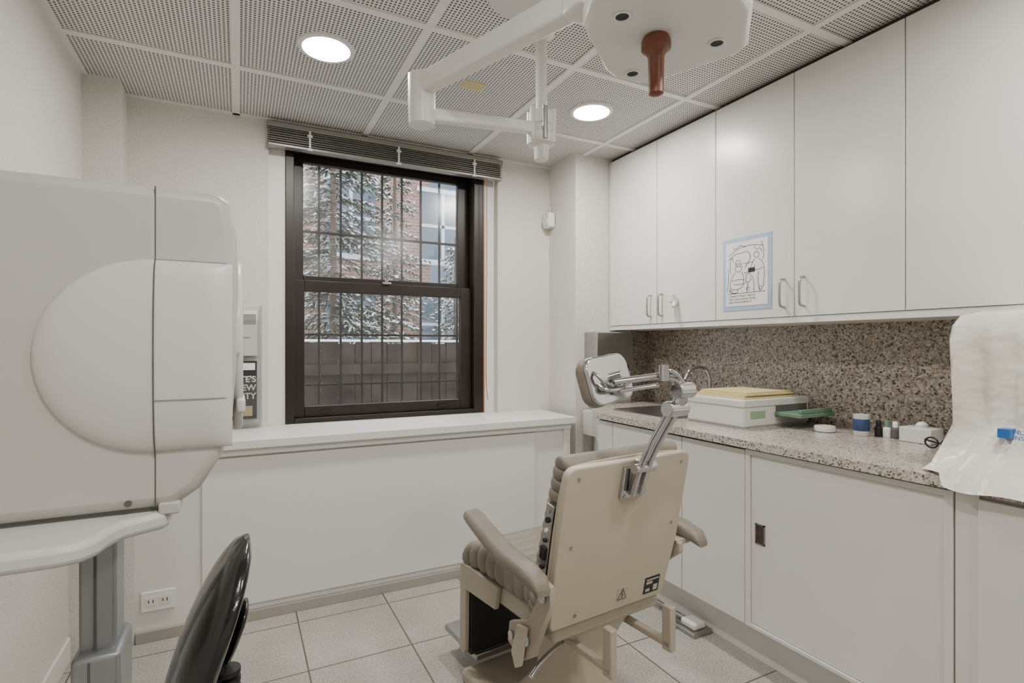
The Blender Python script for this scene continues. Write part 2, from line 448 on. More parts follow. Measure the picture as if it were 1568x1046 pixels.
# ------------------------------------------------------------------ wall cabinets
XC = 2.07
wc = empty("wall_cabinet")
box("carcass", XC+0.02, XR-0.001, -0.55, 2.729, 1.353, 2.375, m_lacq, wc)
box("bottom_panel", XC+0.004, XR-0.001, -0.55, 2.725, 1.328, 1.353, m_lacq, wc)
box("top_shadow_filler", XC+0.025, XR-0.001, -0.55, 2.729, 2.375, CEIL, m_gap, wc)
seams = [2.722, 2.706, 2.295, 1.882, 1.467, 1.047, 0.627, 0.21, -0.17, -0.55]
for i in range(len(seams)-1):
    y1, y0 = seams[i], seams[i+1]
    box("door_%d" % (i+1), XC, XC+0.019, y0+0.0018, y1-0.0018, 1.355, 2.375, m_lacq, wc, bevel=0.0012, seg=2)
boxes("reveal_shadow", [(XC+0.012, XC+0.0205, s-0.002, s+0.002, 1.355, 2.375) for s in seams[1:-1]], m_gap, wc)
for yh in (2.295+0.045, 2.295-0.045, 1.467+0.045, 1.467-0.045, 0.627+0.045, 0.627-0.045):
    sweep("bow_handle", [(XC, yh, 1.395), (XC-0.028, yh, 1.398), (XC-0.032, yh, 1.42), (XC-0.032, yh, 1.49), (XC-0.028, yh, 1.512), (XC, yh, 1.515)], 0.005, m_steel, wc, seg=12)

# poster
po = empty("cartoon_poster")
box("backing", XC-0.003, XC, 1.572, 1.834, 1.396, 1.731, m_pblue, po)
box("sheet", XC-0.0045, XC-0.003, 1.590, 1.816, 1.415, 1.712, m_paper, po)
def scr(pts, r=0.0010):
    sweep("ink_line", [(XC-0.0048, 1.816-a*0.226, 1.415+b*0.297) for a, b in pts], r, m_ink, po, seg=5)
def circ(a, b, r, n=14, sx=1.0): return [(a+r*sx*math.cos(2*math.pi*i/n), b+r*0.76*math.sin(2*math.pi*i/n)) for i in range(n+1)]
scr(circ(0.32, 0.60, 0.085)); scr(circ(0.75, 0.76, 0.06)); scr(circ(0.29, 0.62, 0.015)); scr(circ(0.35, 0.62, 0.015))
scr([(0.24, 0.65), (0.27, 0.72), (0.35, 0.71), (0.40, 0.65)]); scr([(0.25, 0.54), (0.14, 0.44), (0.10, 0.30), (0.2, 0.26), (0.42, 0.27), (0.46, 0.42), (0.40, 0.53)])
scr([(0.45, 0.5), (0.6, 0.52), (0.72, 0.6)]); scr([(0.50, 0.36), (0.50, 0.48), (0.62, 0.5), (0.62, 0.36), (0.50, 0.36)])
scr([(0.70, 0.70), (0.62, 0.6), (0.6, 0.5)]); scr([(0.80, 0.70), (0.92, 0.62), (0.93, 0.42), (0.9, 0.26)]); scr([(0.08, 0.80), (0.3, 0.90), (0.62, 0.93), (0.9, 0.88)])
scr([(0.12, 0.5), (0.10, 0.72), (0.2, 0.82), (0.38, 0.82)]); scr([(0.38, 0.82), (0.55, 0.84), (0.62, 0.74), (0.55, 0.64), (0.44, 0.66)])
scr([(0.70, 0.9), (0.74, 0.83), (0.84, 0.86), (0.88, 0.78)]); scr([(0.12, 0.3), (0.08, 0.22), (0.3, 0.2), (0.3, 0.26)])
scr([(0.55, 0.36), (0.52, 0.2)]); scr([(0.65, 0.45), (0.70, 0.34), (0.68, 0.2)]); scr([(0.8, 0.5), (0.78, 0.34), (0.83, 0.2)]); scr([(0.05, 0.2), (0.95, 0.2)])
scr([(0.15, 0.4), (0.3, 0.42), (0.45, 0.40)]); scr([(0.2, 0.35), (0.33, 0.33), (0.48, 0.35)]); scr([(0.64, 0.56), (0.75, 0.52), (0.9, 0.56)])
scr([(0.06, 0.6), (0.07, 0.4), (0.04, 0.25)]); scr(circ(0.55, 0.26, 0.035)); scr(circ(0.14, 0.24, 0.03)); scr(circ(0.84, 0.25, 0.035))
scr([(0.18, 0.93), (0.25, 0.88), (0.35, 0.95), (0.5, 0.9)]); scr([(0.48, 0.58), (0.54, 0.66), (0.66, 0.66)]); scr([(0.05, 0.74), (0.16, 0.78), (0.2, 0.7)]); scr([(0.86, 0.95), (0.93, 0.8), (0.90, 0.68)])
box("ink_block", XC-0.0052, XC-0.0045, 1.655, 1.69, 1.565, 1.585, m_ink, po)
for i, s in enumerate(("I THINK IT MIGHT HELP IF", "YOU COULD BLINK NOW", "AND THEN DURING IT")):
    text("caption", s, 0.0125, (XC-0.0047, 1.80, 1.457-i*0.014), (0, -1, 0), m_ink, po)

hk = empty("eyewash_holder")
box("mount", XC-0.02, XC, 2.13, 2.165, 1.45, 1.485, m_paper, hk, bevel=0.004)
cyl("cup", (XC-0.03, 2.147, 1.462), (XC-0.03, 2.147, 1.502), 0.02, m_paper, hk, bevel=0.003)
cyl("nozzle", (XC-0.045, 2.12, 1.435), (XC-0.028, 2.13, 1.462), 0.010, m_paper, hk)

# ------------------------------------------------------------------ backsplash, counter, base cabinets
bs = box("granite_backsplash", XR-0.014, XR-0.0005, -0.55, 2.715, 0.8755, 1.328, m_splash)
box("granite_backsplash_return", 2.245, XR-0.015, 2.716, 2.7295, 0.8755, 1.328, m_splash)
XF = 1.70
ct = empty("countertop")
zc0, zc1 = 0.845, 0.875
sx0, sx1, sy0, sy1 = 1.86, 2.24, 1.98, 2.42
prism("slab_front", [(XF, -0.55), (sx0, -0.55), (sx0, 2.62), (XF+0.01, 2.385), (XF, 2.37)], XY, zc0, zc1, m_counter, ct)
boxes("slab_back", [(sx1, XR-0.001, -0.55, 2.714, zc0, zc1), (sx0, sx1, -0.55, sy0, zc0, zc1)], m_counter, ct)
prism("slab_end", [(sx0, sy1), (sx1, sy1), (sx1, 2.714), (1.93, 2.714), (sx0, 2.62)], XY, zc0, zc1, m_counter, ct)
sk = empty("sink")
rim = []
for w, h, z in ((0.40, 0.46, 0.876), (0.40, 0.46, 0.880), (0.36, 0.42, 0.880), (0.345, 0.405, 0.872), (0.31, 0.37, 0.74), (0.05, 0.06, 0.733)):
    rim.append([(a+(sx0+sx1)/2, b+(sy0+sy1)/2, z) for a, b in rr(w, h, min(0.05, w*0.4))])
loft("basin", rim, m_steel, sk)
fa = empty("sink_faucet")
lathe("base", (2.29, 2.12, 0.876), [(0.026, 0), (0.026, 0.012), (0.016, 0.03), (0.014, 0.06)], m_chrome, fa)
sweep("spout", [(2.29, 2.12, 0.92), (2.29, 2.12, 1.07), (2.25, 2.125, 1.12), (2.16, 2.14, 1.11), (2.13, 2.145, 1.05)], 0.009, m_chrome, fa)
for dy in (-0.07, 0.07):
    lathe("tap", (2.29, 2.12+dy, 0.876), [(0.02, 0), (0.02, 0.01), (0.01, 0.02), (0.018, 0.035), (0.018, 0.055)], m_chrome, fa)

bc = empty("base_cabinet")
XB = 1.73
prism("carcass", [(XB+0.018, -0.55), (XR-0.001, -0.55), (XR-0.001, 2.72), (1.945, 2.72), (XB+0.018, 2.39)], XY, 0.15, 0.70, m_lacq, bc)
prism("carcass_top", [(XB+0.018, -0.55), (1.855, -0.55), (1.855, 2.5), (XB+0.018, 2.38)], XY, 0.70, 0.845, m_lacq, bc)
box("end_rail", 1.855, XR-0.001, 2.45, 2.70, 0.70, 0.845, m_lacq, bc)
box("counter_dark_strip", XB+0.006, XB+0.018, 0.75, 2.37, 0.834, 0.845, m_gap, bc)  # thin dark strip just below the counter slab
prism("toe_kick", [(1.83, -0.55), (XR-0.001, -0.55), (XR-0.001, 2.70), (1.95, 2.70), (1.83, 2.4)], XY, 0.0, 0.15, m_trimw, bc)
box("toe_strip", 1.818, 1.83, -0.55, 2.4, 0.0, 0.12, m_trimw, bc)
fs = [2.375, 2.25, 1.761, 1.43]
for i in range(3):
    box("door_%d" % (i+1), XB, XB+0.018, fs[i+1]+0.002, fs[i]-0.002, 0.165, 0.832, m_lacq, bc, bevel=0.0012, seg=2)
box("sliding_door", XB+0.004, XB+0.018, 0.78, 1.405, 0.18, 0.815, m_lacq, bc, bevel=0.001, seg=2)
boxes("sliding_door_frame", [(XB-0.002, XB+0.018, 1.407, 1.428, 0.165, 0.836), (XB-0.002, XB+0.018, 0.757, 0.778, 0.165, 0.836),
                             (XB-0.002, XB+0.018, 0.778, 1.407, 0.817, 0.836), (XB-0.002, XB+0.018, 0.778, 1.407, 0.165, 0.178)], m_lacq, bc, bevel=0.001)
boxes("reveal_shadow", [(XB+0.01, XB+0.0185, s-0.002, s+0.002, 0.165, 0.835) for s in (2.25, 1.761, 1.4295, 0.7555)], m_gap, bc)
box("near_stile", XB+0.002, XB+0.018, 0.70, 0.753, 0.15, 0.845, m_lacq, bc)
box("near_panel", XB-0.012, XB+0.018, -0.55, 0.698, 0.02, 0.83, m_lacq, bc, bevel=0.002)
boxes("recessed_pull", [(XB-0.001, XB+0.006, 1.345, 1.385, 0.49, 0.495), (XB-0.001, XB+0.006, 1.345, 1.385, 0.56, 0.565),
                        (XB-0.001, XB+0.006, 1.345, 1.350, 0.49, 0.565), (XB-0.001, XB+0.006, 1.380, 1.385, 0.49, 0.565)], m_steel, bc)
box("pull_cup", XB+0.001, XB+0.0045, 1.35, 1.38, 0.495, 0.56, m_gap, bc)
ff = empty("floor_outlet_fitting")
box("plate", 1.70, 1.81, 1.66, 1.80, 0.0, 0.018, m_steel, ff, bevel=0.004)
box("hump", 1.72, 1.79, 1.68, 1.76, 0.018, 0.045, m_trimw, ff, bevel=0.008)
cyl("conduit", (1.755, 1.76, 0.028), (1.755, 1.95, 0.028), 0.009, m_steel, ff)

td = empty("paper_towel_dispenser")
box("case", 1.885, 2.16, 2.60, 2.731, 1.08, 1.315, m_steel, td, bevel=0.006)
box("slot", 1.92, 2.12, 2.598, 2.60, 1.095, 1.115, m_black, td)
box("towel", 1.94, 2.10, 2.603, 2.61, 1.05, 1.08, m_paper, td)
ms = empty("motion_sensor")
box("housing", 1.765, 1.815, 2.955, 3.035, 1.995, 2.09, m_paper, ms, bevel=0.01)
box("lens_window", 1.757, 1.768, 2.965, 3.02, 2.01, 2.045, m_trimw, ms, bevel=0.004)
cyl("cable_stub", (1.80, 3.0, 2.09), (1.815, 3.02, 2.14), 0.004, m_paper, ms)

ou = empty("wall_outlet")
box("plate", -0.362, -0.242, YE-0.012, YE, 0.125, 0.205, m_paper, ou, bevel=0.002)
for x in (-0.327, -0.277):
    box("receptacle", x-0.019, x+0.019, YE-0.014, YE-0.012, 0.15, 0.182, m_trimw, ou)
    boxes("slots", [(x-0.009, x-0.006, YE-0.0145, YE-0.014, 0.16, 0.173), (x+0.006, x+0.009, YE-0.0145, YE-0.014, 0.16, 0.173)], m_black, ou)

# magazine rack
mr = empty("magazine_rack")
box("back_plate", -0.16, 0.104, 3.028, 3.04, 0.83, 1.435, m_ledge, mr, bevel=0.003)
boxes("side_rails", [(0.092, 0.104, 2.985, 3.028, 0.83, 1.435), (-0.16, -0.148, 2.985, 3.028, 0.83, 1.435), (-0.148, 0.092, 2.985, 3.028, 0.83, 0.842), (-0.148, 0.092, 2.985, 3.028, 1.17, 1.18)], m_acryl, mr)
boxes("pocket_fronts", [(-0.148, 0.092, 2.982, 2.985, 0.842, 1.07), (-0.148, 0.092, 2.982, 2.985, 1.18, 1.36)], m_acryl, mr)
box("brochure", -0.14, 0.082, 3.0, 3.01, 1.182, 1.41, m_paper, mr)
box("magazine", -0.14, 0.080, 2.995, 3.01, 0.865, 1.155, m_ink, mr)
for i, s in enumerate(("MATE'S", "NEW", "REALITY")):
    text("cover_text", s, 0.042, (0.076, 2.994, 1.05-0.042*i), (1, 0, 0), m_paper, mr, align='RIGHT', off=0.001)
box("cover_photo", -0.13, 0.06, 2.9935, 2.995, 0.88, 0.93, m_label, mr)
box("cover_band", -0.13, 0.072, 2.9935, 2.995, 1.11, 1.145, m_paper, mr)
box("brochure_band", -0.13, 0.076, 2.9985, 3.0, 1.34, 1.39, m_seaml, mr)
box("brochure_lines", -0.13, 0.05, 2.9985, 3.0, 1.27, 1.275, m_seaml, mr)

# ------------------------------------------------------------------ counter things
ZC = 0.8755
dv = empty("lens_edger_box")
box("case", 1.90, 2.33, 1.577, 1.90, ZC+0.008, ZC+0.125, m_dwhite2, dv, bevel=0.008)
box("plinth", 1.91, 2.32, 1.585, 1.89, ZC, ZC+0.01, m_dwhite, dv)
box("seam_line", 1.8985, 2.331, 1.5755, 1.9015, ZC+0.093, ZC+0.0955, m_seaml, dv)
box("badge", 1.94, 2.03, 1.574, 1.577, ZC+0.045, ZC+0.075, m_green2, dv)
box("slot", 2.10, 2.31, 1.5745, 1.577, ZC+0.045, ZC+0.095, m_seam, dv)
box("tray", 2.09, 2.32, 1.45, 1.576, ZC+0.05, ZC+0.068, m_green, dv, bevel=0.004)
box("tray_lip", 2.10, 2.31, 1.455, 1.47, ZC+0.068, ZC+0.085, m_green, dv, bevel=0.003)
ps = empty("paper_stack")
boxes("sheets", [(1.93+0.01*i, 2.27-0.008*i, 1.60+0.012*(i % 2), 1.88-0.006*i, ZC+0.1255+i*0.007, ZC+0.1315+i*0.007) for i in range(4)], m_yel, ps)

lathe("petri_dish", (2.17, 1.40, ZC), [(0.036, 0), (0.04, 0.003), (0.04, 0.02), (0.037, 0.024), (0.03, 0.024)], m_dwhite2)
cu_ = empty("cotton_swab_cup")
lathe("cup", (2.20, 1.27, ZC), [(0.024, 0), (0.026, 0.003), (0.028, 0.08), (0.029, 0.084), (0.024, 0.084)], m_dwhite2, cu_)
lathe("cup_label", (2.20, 1.27, ZC), [(0.0265, 0.02), (0.0278, 0.022), (0.0284, 0.065), (0.0275, 0.067)], m_navy, cu_)
for i in range(3):
    b_ = empty("eyedrop_bottle")
    x, y = 2.235+0.006*i, 1.225-0.034*i*0.8
    lathe("body", (x, y, ZC), [(0.012, 0), (0.013, 0.002), (0.013, 0.035), (0.007, 0.042)], (m_black, m_paper, m_seam)[i], b_, seg=18)
    lathe("cap", (x, y, ZC+0.042), [(0.009, 0), (0.009, 0.02), (0.007, 0.023)], (m_black, m_green, m_paper)[i], b_, seg=18)
tb = empty("tissue_box")
box("carton", 2.20, 2.29, 1.03, 1.135, ZC, ZC+0.055, m_dwhite2, tb, bevel=0.004)
loft("tissue", [[(2.245+r*math.cos(a*0.7854)*(1+0.2*(a % 2)), 1.08+0.6*r*math.sin(a*0.7854), ZC+z) for a in range(8)] for r, z in ((0.022, 0.054), (0.026, 0.066), (0.012, 0.075))], m_paper, tb)
es = empty("eyeglasses")
for dy in (0, 0.05):
    sweep("rim", [(2.13, 0.945+dy+0.02*math.cos(a*math.pi/6), ZC+0.022+0.018*math.sin(a*math.pi/6)) for a in range(13)], 0.003, m_black, es, seg=6)
    sweep("temple", [(2.13, 0.925+dy*1.8, ZC+0.03), (2.20, 0.925+dy*1.8, ZC+0.012), (2.25, 0.93+dy*1.8, ZC+0.004)], 0.003, m_black, es, seg=6)
so = empty("soap_bottle")
lathe("bottle", (2.32, 2.0, ZC), [(0.022, 0), (0.024, 0.004), (0.024, 0.09), (0.01, 0.105), (0.01, 0.12)], m_red, so)
sweep("pump", [(2.32, 2.0, ZC+0.12), (2.32, 2.0, ZC+0.145), (2.29, 2.0, ZC+0.145)], 0.004, m_paper, so)

# draped instrument
dr = empty("draped_instrument")
def drape_ring(x0, x1, y0, y1, z, amp, cr=0.04, drop=False):
    pts = rr(x1-x0, y1-y0, cr, 30)
    P = pts+[pts[0]]; L = [0]
    for a, b in zip(P[:-1], P[1:]): L.append(L[-1]+math.dist(a, b))
    N = 240; out = []; k = 0
    for i in range(N):
        s = L[-1]*i/N; sn = 2*math.pi*i/N
        while L[k+1] < s: k += 1
        f = (s-L[k])/max(1e-9, L[k+1]-L[k])
        a = P[k][0]+(P[k+1][0]-P[k][0])*f; b = P[k][1]+(P[k+1][1]-P[k][1])*f
        v = math.sin(sn*8+1.0+z*2.0)
        w = amp*(1.2*(1-2*abs(v)**0.5)+0.7*math.sin(sn*21+z*7)+0.6*math.sin(sn*4+z*11))
        fct = 1 + w/0.3
        x, y = (x0+x1)/2 + a*fct, (y0+y1)/2 + b*fct
        zz = z + (amp*0.5*math.sin(sn*11))
        if drop and x < 1.697: zz = 0.853+0.005*math.sin(y*33)
        elif drop: x, zz = x, max(zz, 0.882)
        out.append((min(x, 2.36), y, zz))
    return out
T = [(1.99, 2.13, 0.36, 0.60, 1.330, 0.0), (1.86, 2.27, 0.20, 0.76, 1.328, 0.001), (1.815, 2.305, 0.165, 0.79, 1.316, 0.002), (1.80, 2.315, 0.16, 0.80, 1.29, 0.004),
     (1.795, 2.32, 0.155, 0.803, 1.25, 0.007), (1.79, 2.32, 0.15, 0.80, 1.20, 0.009), (1.785, 2.32, 0.15, 0.80, 1.14, 0.011, 0.045), (1.78, 2.32, 0.15, 0.80, 1.08, 0.011, 0.05),
     (1.772, 2.325, 0.14, 0.80, 1.02, 0.011, 0.06), (1.745, 2.325, 0.14, 0.81, 0.96, 0.011, 0.08), (1.70, 2.33, 0.13, 0.825, 0.905, 0.007, 0.10)]
secs = [drape_ring(*t) for t in T]
secs.append(drape_ring(1.668, 2.335, 0.11, 0.84, 0.884, 0.005, 0.12, True))
loft("cover", secs, m_plast, dr, cap=True)
box("logo_mark", 1.738, 1.775, 0.640, 0.665, 0.995, 1.018, m_blue, dr)
text("logo_text", "HUMPHREY", 0.017, (1.738, 0.634, 1.008), (0, -1, 0), m_blue, dr)
text("logo_text_2", "INSTRUMENTS", 0.015, (1.738, 0.634, 0.994), (0, -1, 0), m_blue, dr)

# ------------------------------------------------------------------ visual field analyzer (left machine)
va = empty("visual_field_analyzer")
Y0, Y1 = 1.20, 1.70
prof = [(-0.575, -0.306), (-0.11, -0.306), (-0.068, -0.278), (-0.03, -0.215), (-0.012, -0.14), (-0.004, -0.03), (-0.002, 0.12), (-0.004, 0.22), (-0.014, 0.283), (-0.034, 0.303), (-0.575, 0.303)]
loft("body", [[(x, y, H+z) for x, z in prof] for y in (Y0, Y1)], m_dwhite, va, bevel=0.022)
R, CX, CZ = 0.18, -0.14, -0.018
def hgt(x, z):
    q = (min(x-CX, 0)**2 + (z-CZ)**2)/R**2
    if q >= 1: return 0
    g = (1-q)**0.45
    f = 1.0
    if x > -0.06: f = math.sqrt(max(0, 1-((x+0.06)/0.052)**2))
    return 0.030*g*f
V, F = [], []
nx, nz = 60, 36
for i in range(nx+1):
    x = CX-R + 0.0002 + (R+0.128)*(i/nx)**1.4
    c = math.sqrt(max(1e-8, R*R-min(x-CX, 0)**2))
    for j in range(nz+1):
        z = CZ - c*math.cos(math.pi*j/nz)
        V.append((x, Y0+0.0015-hgt(x, z)-(0 if j not in (0, nz) else -0.004), H+z))
for i in range(nx):
    for j in range(nz):
        a = i*(nz+1)+j; F.append((a, a+1, a+nz+2, a+nz+1))
mesh_obj("side_bulge", V, F, m_dwhite2, va, smooth=True)
sweep("seam_vertical", [(CX, Y0-hgt(CX, z)+0.0004, H+z) for z in [0.30-0.6*i/40 for i in range(41)]], 0.0013, m_seam, va, seg=6, smoothpts=False)
for zz in (0.163, -0.10):
    sweep("seam_horizontal", [(CX+0.118*i/20, Y0-hgt(CX+0.118*i/20, zz)+0.0002, H+zz) for i in range(21)], 0.0008, m_seaml, va, seg=6, smoothpts=False)
cyl("screw", (-0.182, Y0+0.002, H-0.29), (-0.182, Y0-0.002, H-0.29), 0.006, m_seam, va)
sweep("bowl_rim", [(-0.002, 1.45+0.19*math.cos(a*math.pi/12), H-0.0+0.19*math.sin(a*math.pi/12)) for a in range(25)], 0.010, m_dwhite2, va)
cyl("bowl_opening", (-0.006, 1.45, H), (0.001, 1.45, H), 0.185, m_black, va, seg=40)
box("chin_rest", -0.005, 0.012, 1.25, 1.38, H-0.14, H-0.11, m_dwhite2, va, bevel=0.006)
box("side_handle", -0.02, 0.003, 1.215, 1.30, H-0.02, H+0.07, m_dwhite2, va, bevel=0.01)
box("base_gap", -0.56, -0.13, Y0+0.012, Y1-0.02, H-0.318, H-0.300, m_seam, va)
tbp = [(-0.585, 1.055), (-0.255, 1.055), (-0.222, 1.065), (-0.205, 1.09), (-0.197, 1.125), (-0.182, 1.16), (-0.15, 1.18), (-0.125, 1.195), (-0.118, 1.215), (-0.118, 1.74), (-0.585, 1.74)]
prism("table_top", tbp, XY, H-0.345, H-0.312, m_dwhite2, va, bevel=0.010)
box("connector", -0.135, -0.10, 1.195, 1.26, H-0.318, H-0.295, m_dwhite, va, bevel=0.004)
box("column_upper", -0.283, -0.221, 1.33, 1.42, 0.36, H-0.345, m_alu, va, bevel=0.008)
box("column_groove", -0.258, -0.254, 1.327, 1.332, 0.36, H-0.345, m_seam, va)
box("column_lower", -0.290, -0.210, 1.30, 1.44, 0.04, 0.625, m_alu, va, bevel=0.010)
box("column_groove_lower", -0.262, -0.258, 1.2985, 1.302, 0.05, 0.615, m_seam, va)
boxes("feet", [(-0.5, -0.05, 1.33, 1.41, 0.0, 0.05), (-0.5, -0.42, 1.10, 1.65, 0.0, 0.04), (-0.11, -0.04, 1.32, 1.65, 0.0, 0.04)], m_dwhite, va, bevel=0.01)

# ------------------------------------------------------------------ stool
st = empty("stool")
secs = []
for i in range(25):
    q = -1+2*i/24
    z = 0.675 + 0.226*q
    wy = 0.15*max(0.02, (1-abs(q)**3.2))**0.5
    wt = 0.031*max(0.02, (1-abs(q)**4))**0.5
    cx = -0.080 + 0.062*q + 0.030*q*q
    ring = []
    for j in range(28):
        a = 2*math.pi*j/28
        ca, sa = math.cos(a), math.sin(a)
        yy = wy*math.copysign(abs(ca)**0.7, ca); tt = wt*math.copysign(abs(sa)**0.8, sa)
        ring.append((cx+tt+0.7*yy*yy, 1.03+yy, z))
    secs.append(ring)
loft("backrest", secs, m_bvinyl, st)
secs = []
for i in range(13):
    q = -1+2*i/12; w = 0.05*max(0.03, 1-abs(q)**3)**0.5; t = 0.011*max(0.05, 1-abs(q)**3)**0.5
    secs.append([(-0.006+0.018*q+t*math.sin(2*math.pi*j/20), 1.05+w*math.cos(2*math.pi*j/20), 0.735+0.05*q) for j in range(20)])
loft("backrest_bracket", secs, m_bvinyl, st)
sweep("back_stem", [(-0.03, 1.05, 0.72), (-0.035, 1.05, 0.56), (-0.02, 1.05, 0.38), (0.04, 1.04, 0.34), (0.14, 1.00, 0.34)], 0.014, m_black, st)
for i in range(12):
    cyl("bellows", (-0.018, 1.05, 0.50+i*0.015), (-0.018, 1.05, 0.508+i*0.015), 0.021, m_black, st, seg=16)
sxx, syy = 0.16, 0.96
lathe("seat", (sxx, syy, 0.345), [(0.05, 0), (0.15, 0.0), (0.17, 0.02), (0.17, 0.05), (0.155, 0.068), (0.10, 0.075), (0.01, 0.073)], m_bvinyl, st)
cyl("gas_lift", (sxx, syy, 0.09), (sxx, syy, 0.345), 0.025, m_chrome, st)
for i in range(5):
    a = math.radians(72*i+20); ex, ey = sxx+0.22*math.cos(a), syy+0.22*math.sin(a)
    sweep("leg", [(sxx, syy, 0.10), (sxx+0.12*math.cos(a), syy+0.12*math.sin(a), 0.09), (ex, ey, 0.065)], 0.016, m_black, st)
    cyl("caster", (ex-0.012*math.sin(a), ey+0.012*math.cos(a), 0.027), (ex+0.012*math.sin(a), ey-0.012*math.cos(a), 0.027), 0.026, m_black, st, bevel=0.004)

# ------------------------------------------------------------------ exam chair
ch = empty("exam_chair", (0.983, 1.508, 0), (0, 0, math.radians(6)))
e_up = Vector((0, -0.204, 0.979)); e_n = Vector((0, 0.979, 0.204)); e_o = Vector((0, -0.20, 0.44))
def BK(x, s, t):
    return e_o + Vector((x, 0, 0)) + e_up*s + e_n*t
pp = []
for cx, cs, a0 in ((0.196, 0.450, 0), (-0.226, 0.450, 90)):
    for i in range(6):
        a = math.radians(a0+90*i/5); pp.append((cx+0.03*math.cos(a), cs+0.03*math.sin(a)))
pp += [(-0.254, 0.18), (-0.246, 0.02), (-0.236, 0.0), (0.195, 0.0), (0.207, 0.015), (0.228, 0.19)]
prism("back_shell", pp, BK, -0.012, 0.012, m_shell, ch, bevel=0.004)
def cushion(name, fr, x0, x1, s0, s1, t0, t1, ribs, m, parent, amp=0.008):
    secs = []; n = ribs*8
    for i in range(n+1):
        q = i/n; s = s0+(s1-s0)*q
        rib = abs(math.sin(math.pi*q*ribs))**0.45
        endf = min(1, (min(q, 1-q)*2/0.10+0.02))**0.4
        g = (-amp*(1-rib))
        w = (x1-x0)/2 + g; th = (t1-t0)/2*endf + g*0.8
        pts = rr(2*w, max(0.01, 2*th), max(0.003, min(0.035, th*0.9)), 6)
        secs.append([fr((x0+x1)/2+a, s, (t0+t1)/2+b) for a, b in pts])
    return loft(name, secs, m, parent)
cushion("back_cushion", lambda x, s, t: BK(x, s, t + 0.045*(1-s/0.5)*(t/0.08)), -0.243, 0.215, -0.01, 0.492, 0.012, 0.082, 15, m_vinyl, ch, amp=0.006)
sweep("shell_rim", [BK(-0.236, 0.0, 0.014), BK(-0.252, 0.03, 0.014), BK(-0.254, 0.45, 0.014), BK(-0.22, 0.480, 0.014), BK(0.19, 0.480, 0.014), BK(0.226, 0.45, 0.014), BK(0.226, 0.2, 0.014)], 0.005, m_shell2, ch)
box("control_strip", -0.258, -0.238, 0.10, 0.36, 0.024, 0.058, m_steel, ch, bevel=0.003, fr=BK)
for s, m_, r in ((0.13, m_red, 0.006), (0.155, m_red, 0.007), (0.175, m_black, 0.007), (0.255, m_black, 0.006), (0.285, m_trimw, 0.006), (0.315, m_black, 0.008), (0.34, m_chrome, 0.005)):
    cyl("button", BK(-0.256, s, 0.041), BK(-0.263, s, 0.041), r, m_, ch, seg=16)
box("switch", -0.264, -0.256, 0.200, 0.235, 0.030, 0.052, m_black, ch, fr=BK)
for x, s in ((-0.215, 0.45), (0.19, 0.45), (-0.21, 0.25), (-0.16, 0.03), (0.19, 0.25)):
    cyl("screw", BK(x, s, -0.010), BK(x, s, -0.0145), 0.005, m_steel, ch, seg=12)
box("rating_sticker", 0.115, 0.18, 0.02, 0.075, -0.0135, -0.012, m_ink, ch, fr=BK)
boxes("sticker_print", [(0.122, 0.148, 0.052, 0.060, -0.0145, -0.0135), (0.122, 0.175, 0.064, 0.068, -0.0145, -0.0135), (0.155, 0.173, 0.026, 0.045, -0.0145, -0.0135), (0.122, 0.14, 0.027, 0.036, -0.0145, -0.0135)], m_shell, ch, fr=BK)
box("warning_sticker", 0.0, 0.04, 0.03, 0.07, -0.0135, -0.012, m_shell2, ch, fr=BK)
sweep("warning_triangle", [BK(0.002, 0.033, -0.014), BK(0.038, 0.033, -0.014), BK(0.02, 0.068, -0.014), BK(0.002, 0.033, -0.014)], 0.0009, m_ink, ch, smoothpts=False, seg=5)
sweep("warning_bolt", [BK(0.022, 0.060, -0.014), BK(0.016, 0.048, -0.014), BK(0.024, 0.048, -0.014), BK(0.018, 0.037, -0.014)], 0.001, m_ink, ch, smoothpts=False, seg=5)
cushion("seat_cushion", lambda x, s, t: (x, s, t-0.03*max(0, (s-0.24))/0.1), -0.232, 0.232, -0.17, 0.34, 0.445, 0.545, 9, m_vinyl, ch)
box("seat_pan", -0.215, 0.215, -0.19, 0.31, 0.385, 0.45, m_shell2, ch, bevel=0.012)
for sgn in (-1, 1):
    prism("side_skirt", [(0.32, 0.45), (0.345, 0.44), (0.35, 0.13), (0.32, 0.12), (0.305, 0.14), (0.30, 0.36), (0.10, 0.37), (0.08, 0.45)], YZ, sgn*0.232, sgn*0.215, m_shell2, ch, bevel=0.004)
box("legrest_panel", -0.212, 0.212, 0.30, 0.325, 0.12, 0.40, m_black, ch, bevel=0.004)
cushion("legrest_cushion", lambda x, s, t: (x, t, s), -0.205, 0.205, 0.14, 0.46, 0.325, 0.385, 6, m_vinyl, ch)
box("foot_plate", -0.19, 0.19, 0.30, 0.56, 0.09, 0.115, m_steel, ch, bevel=0.006)
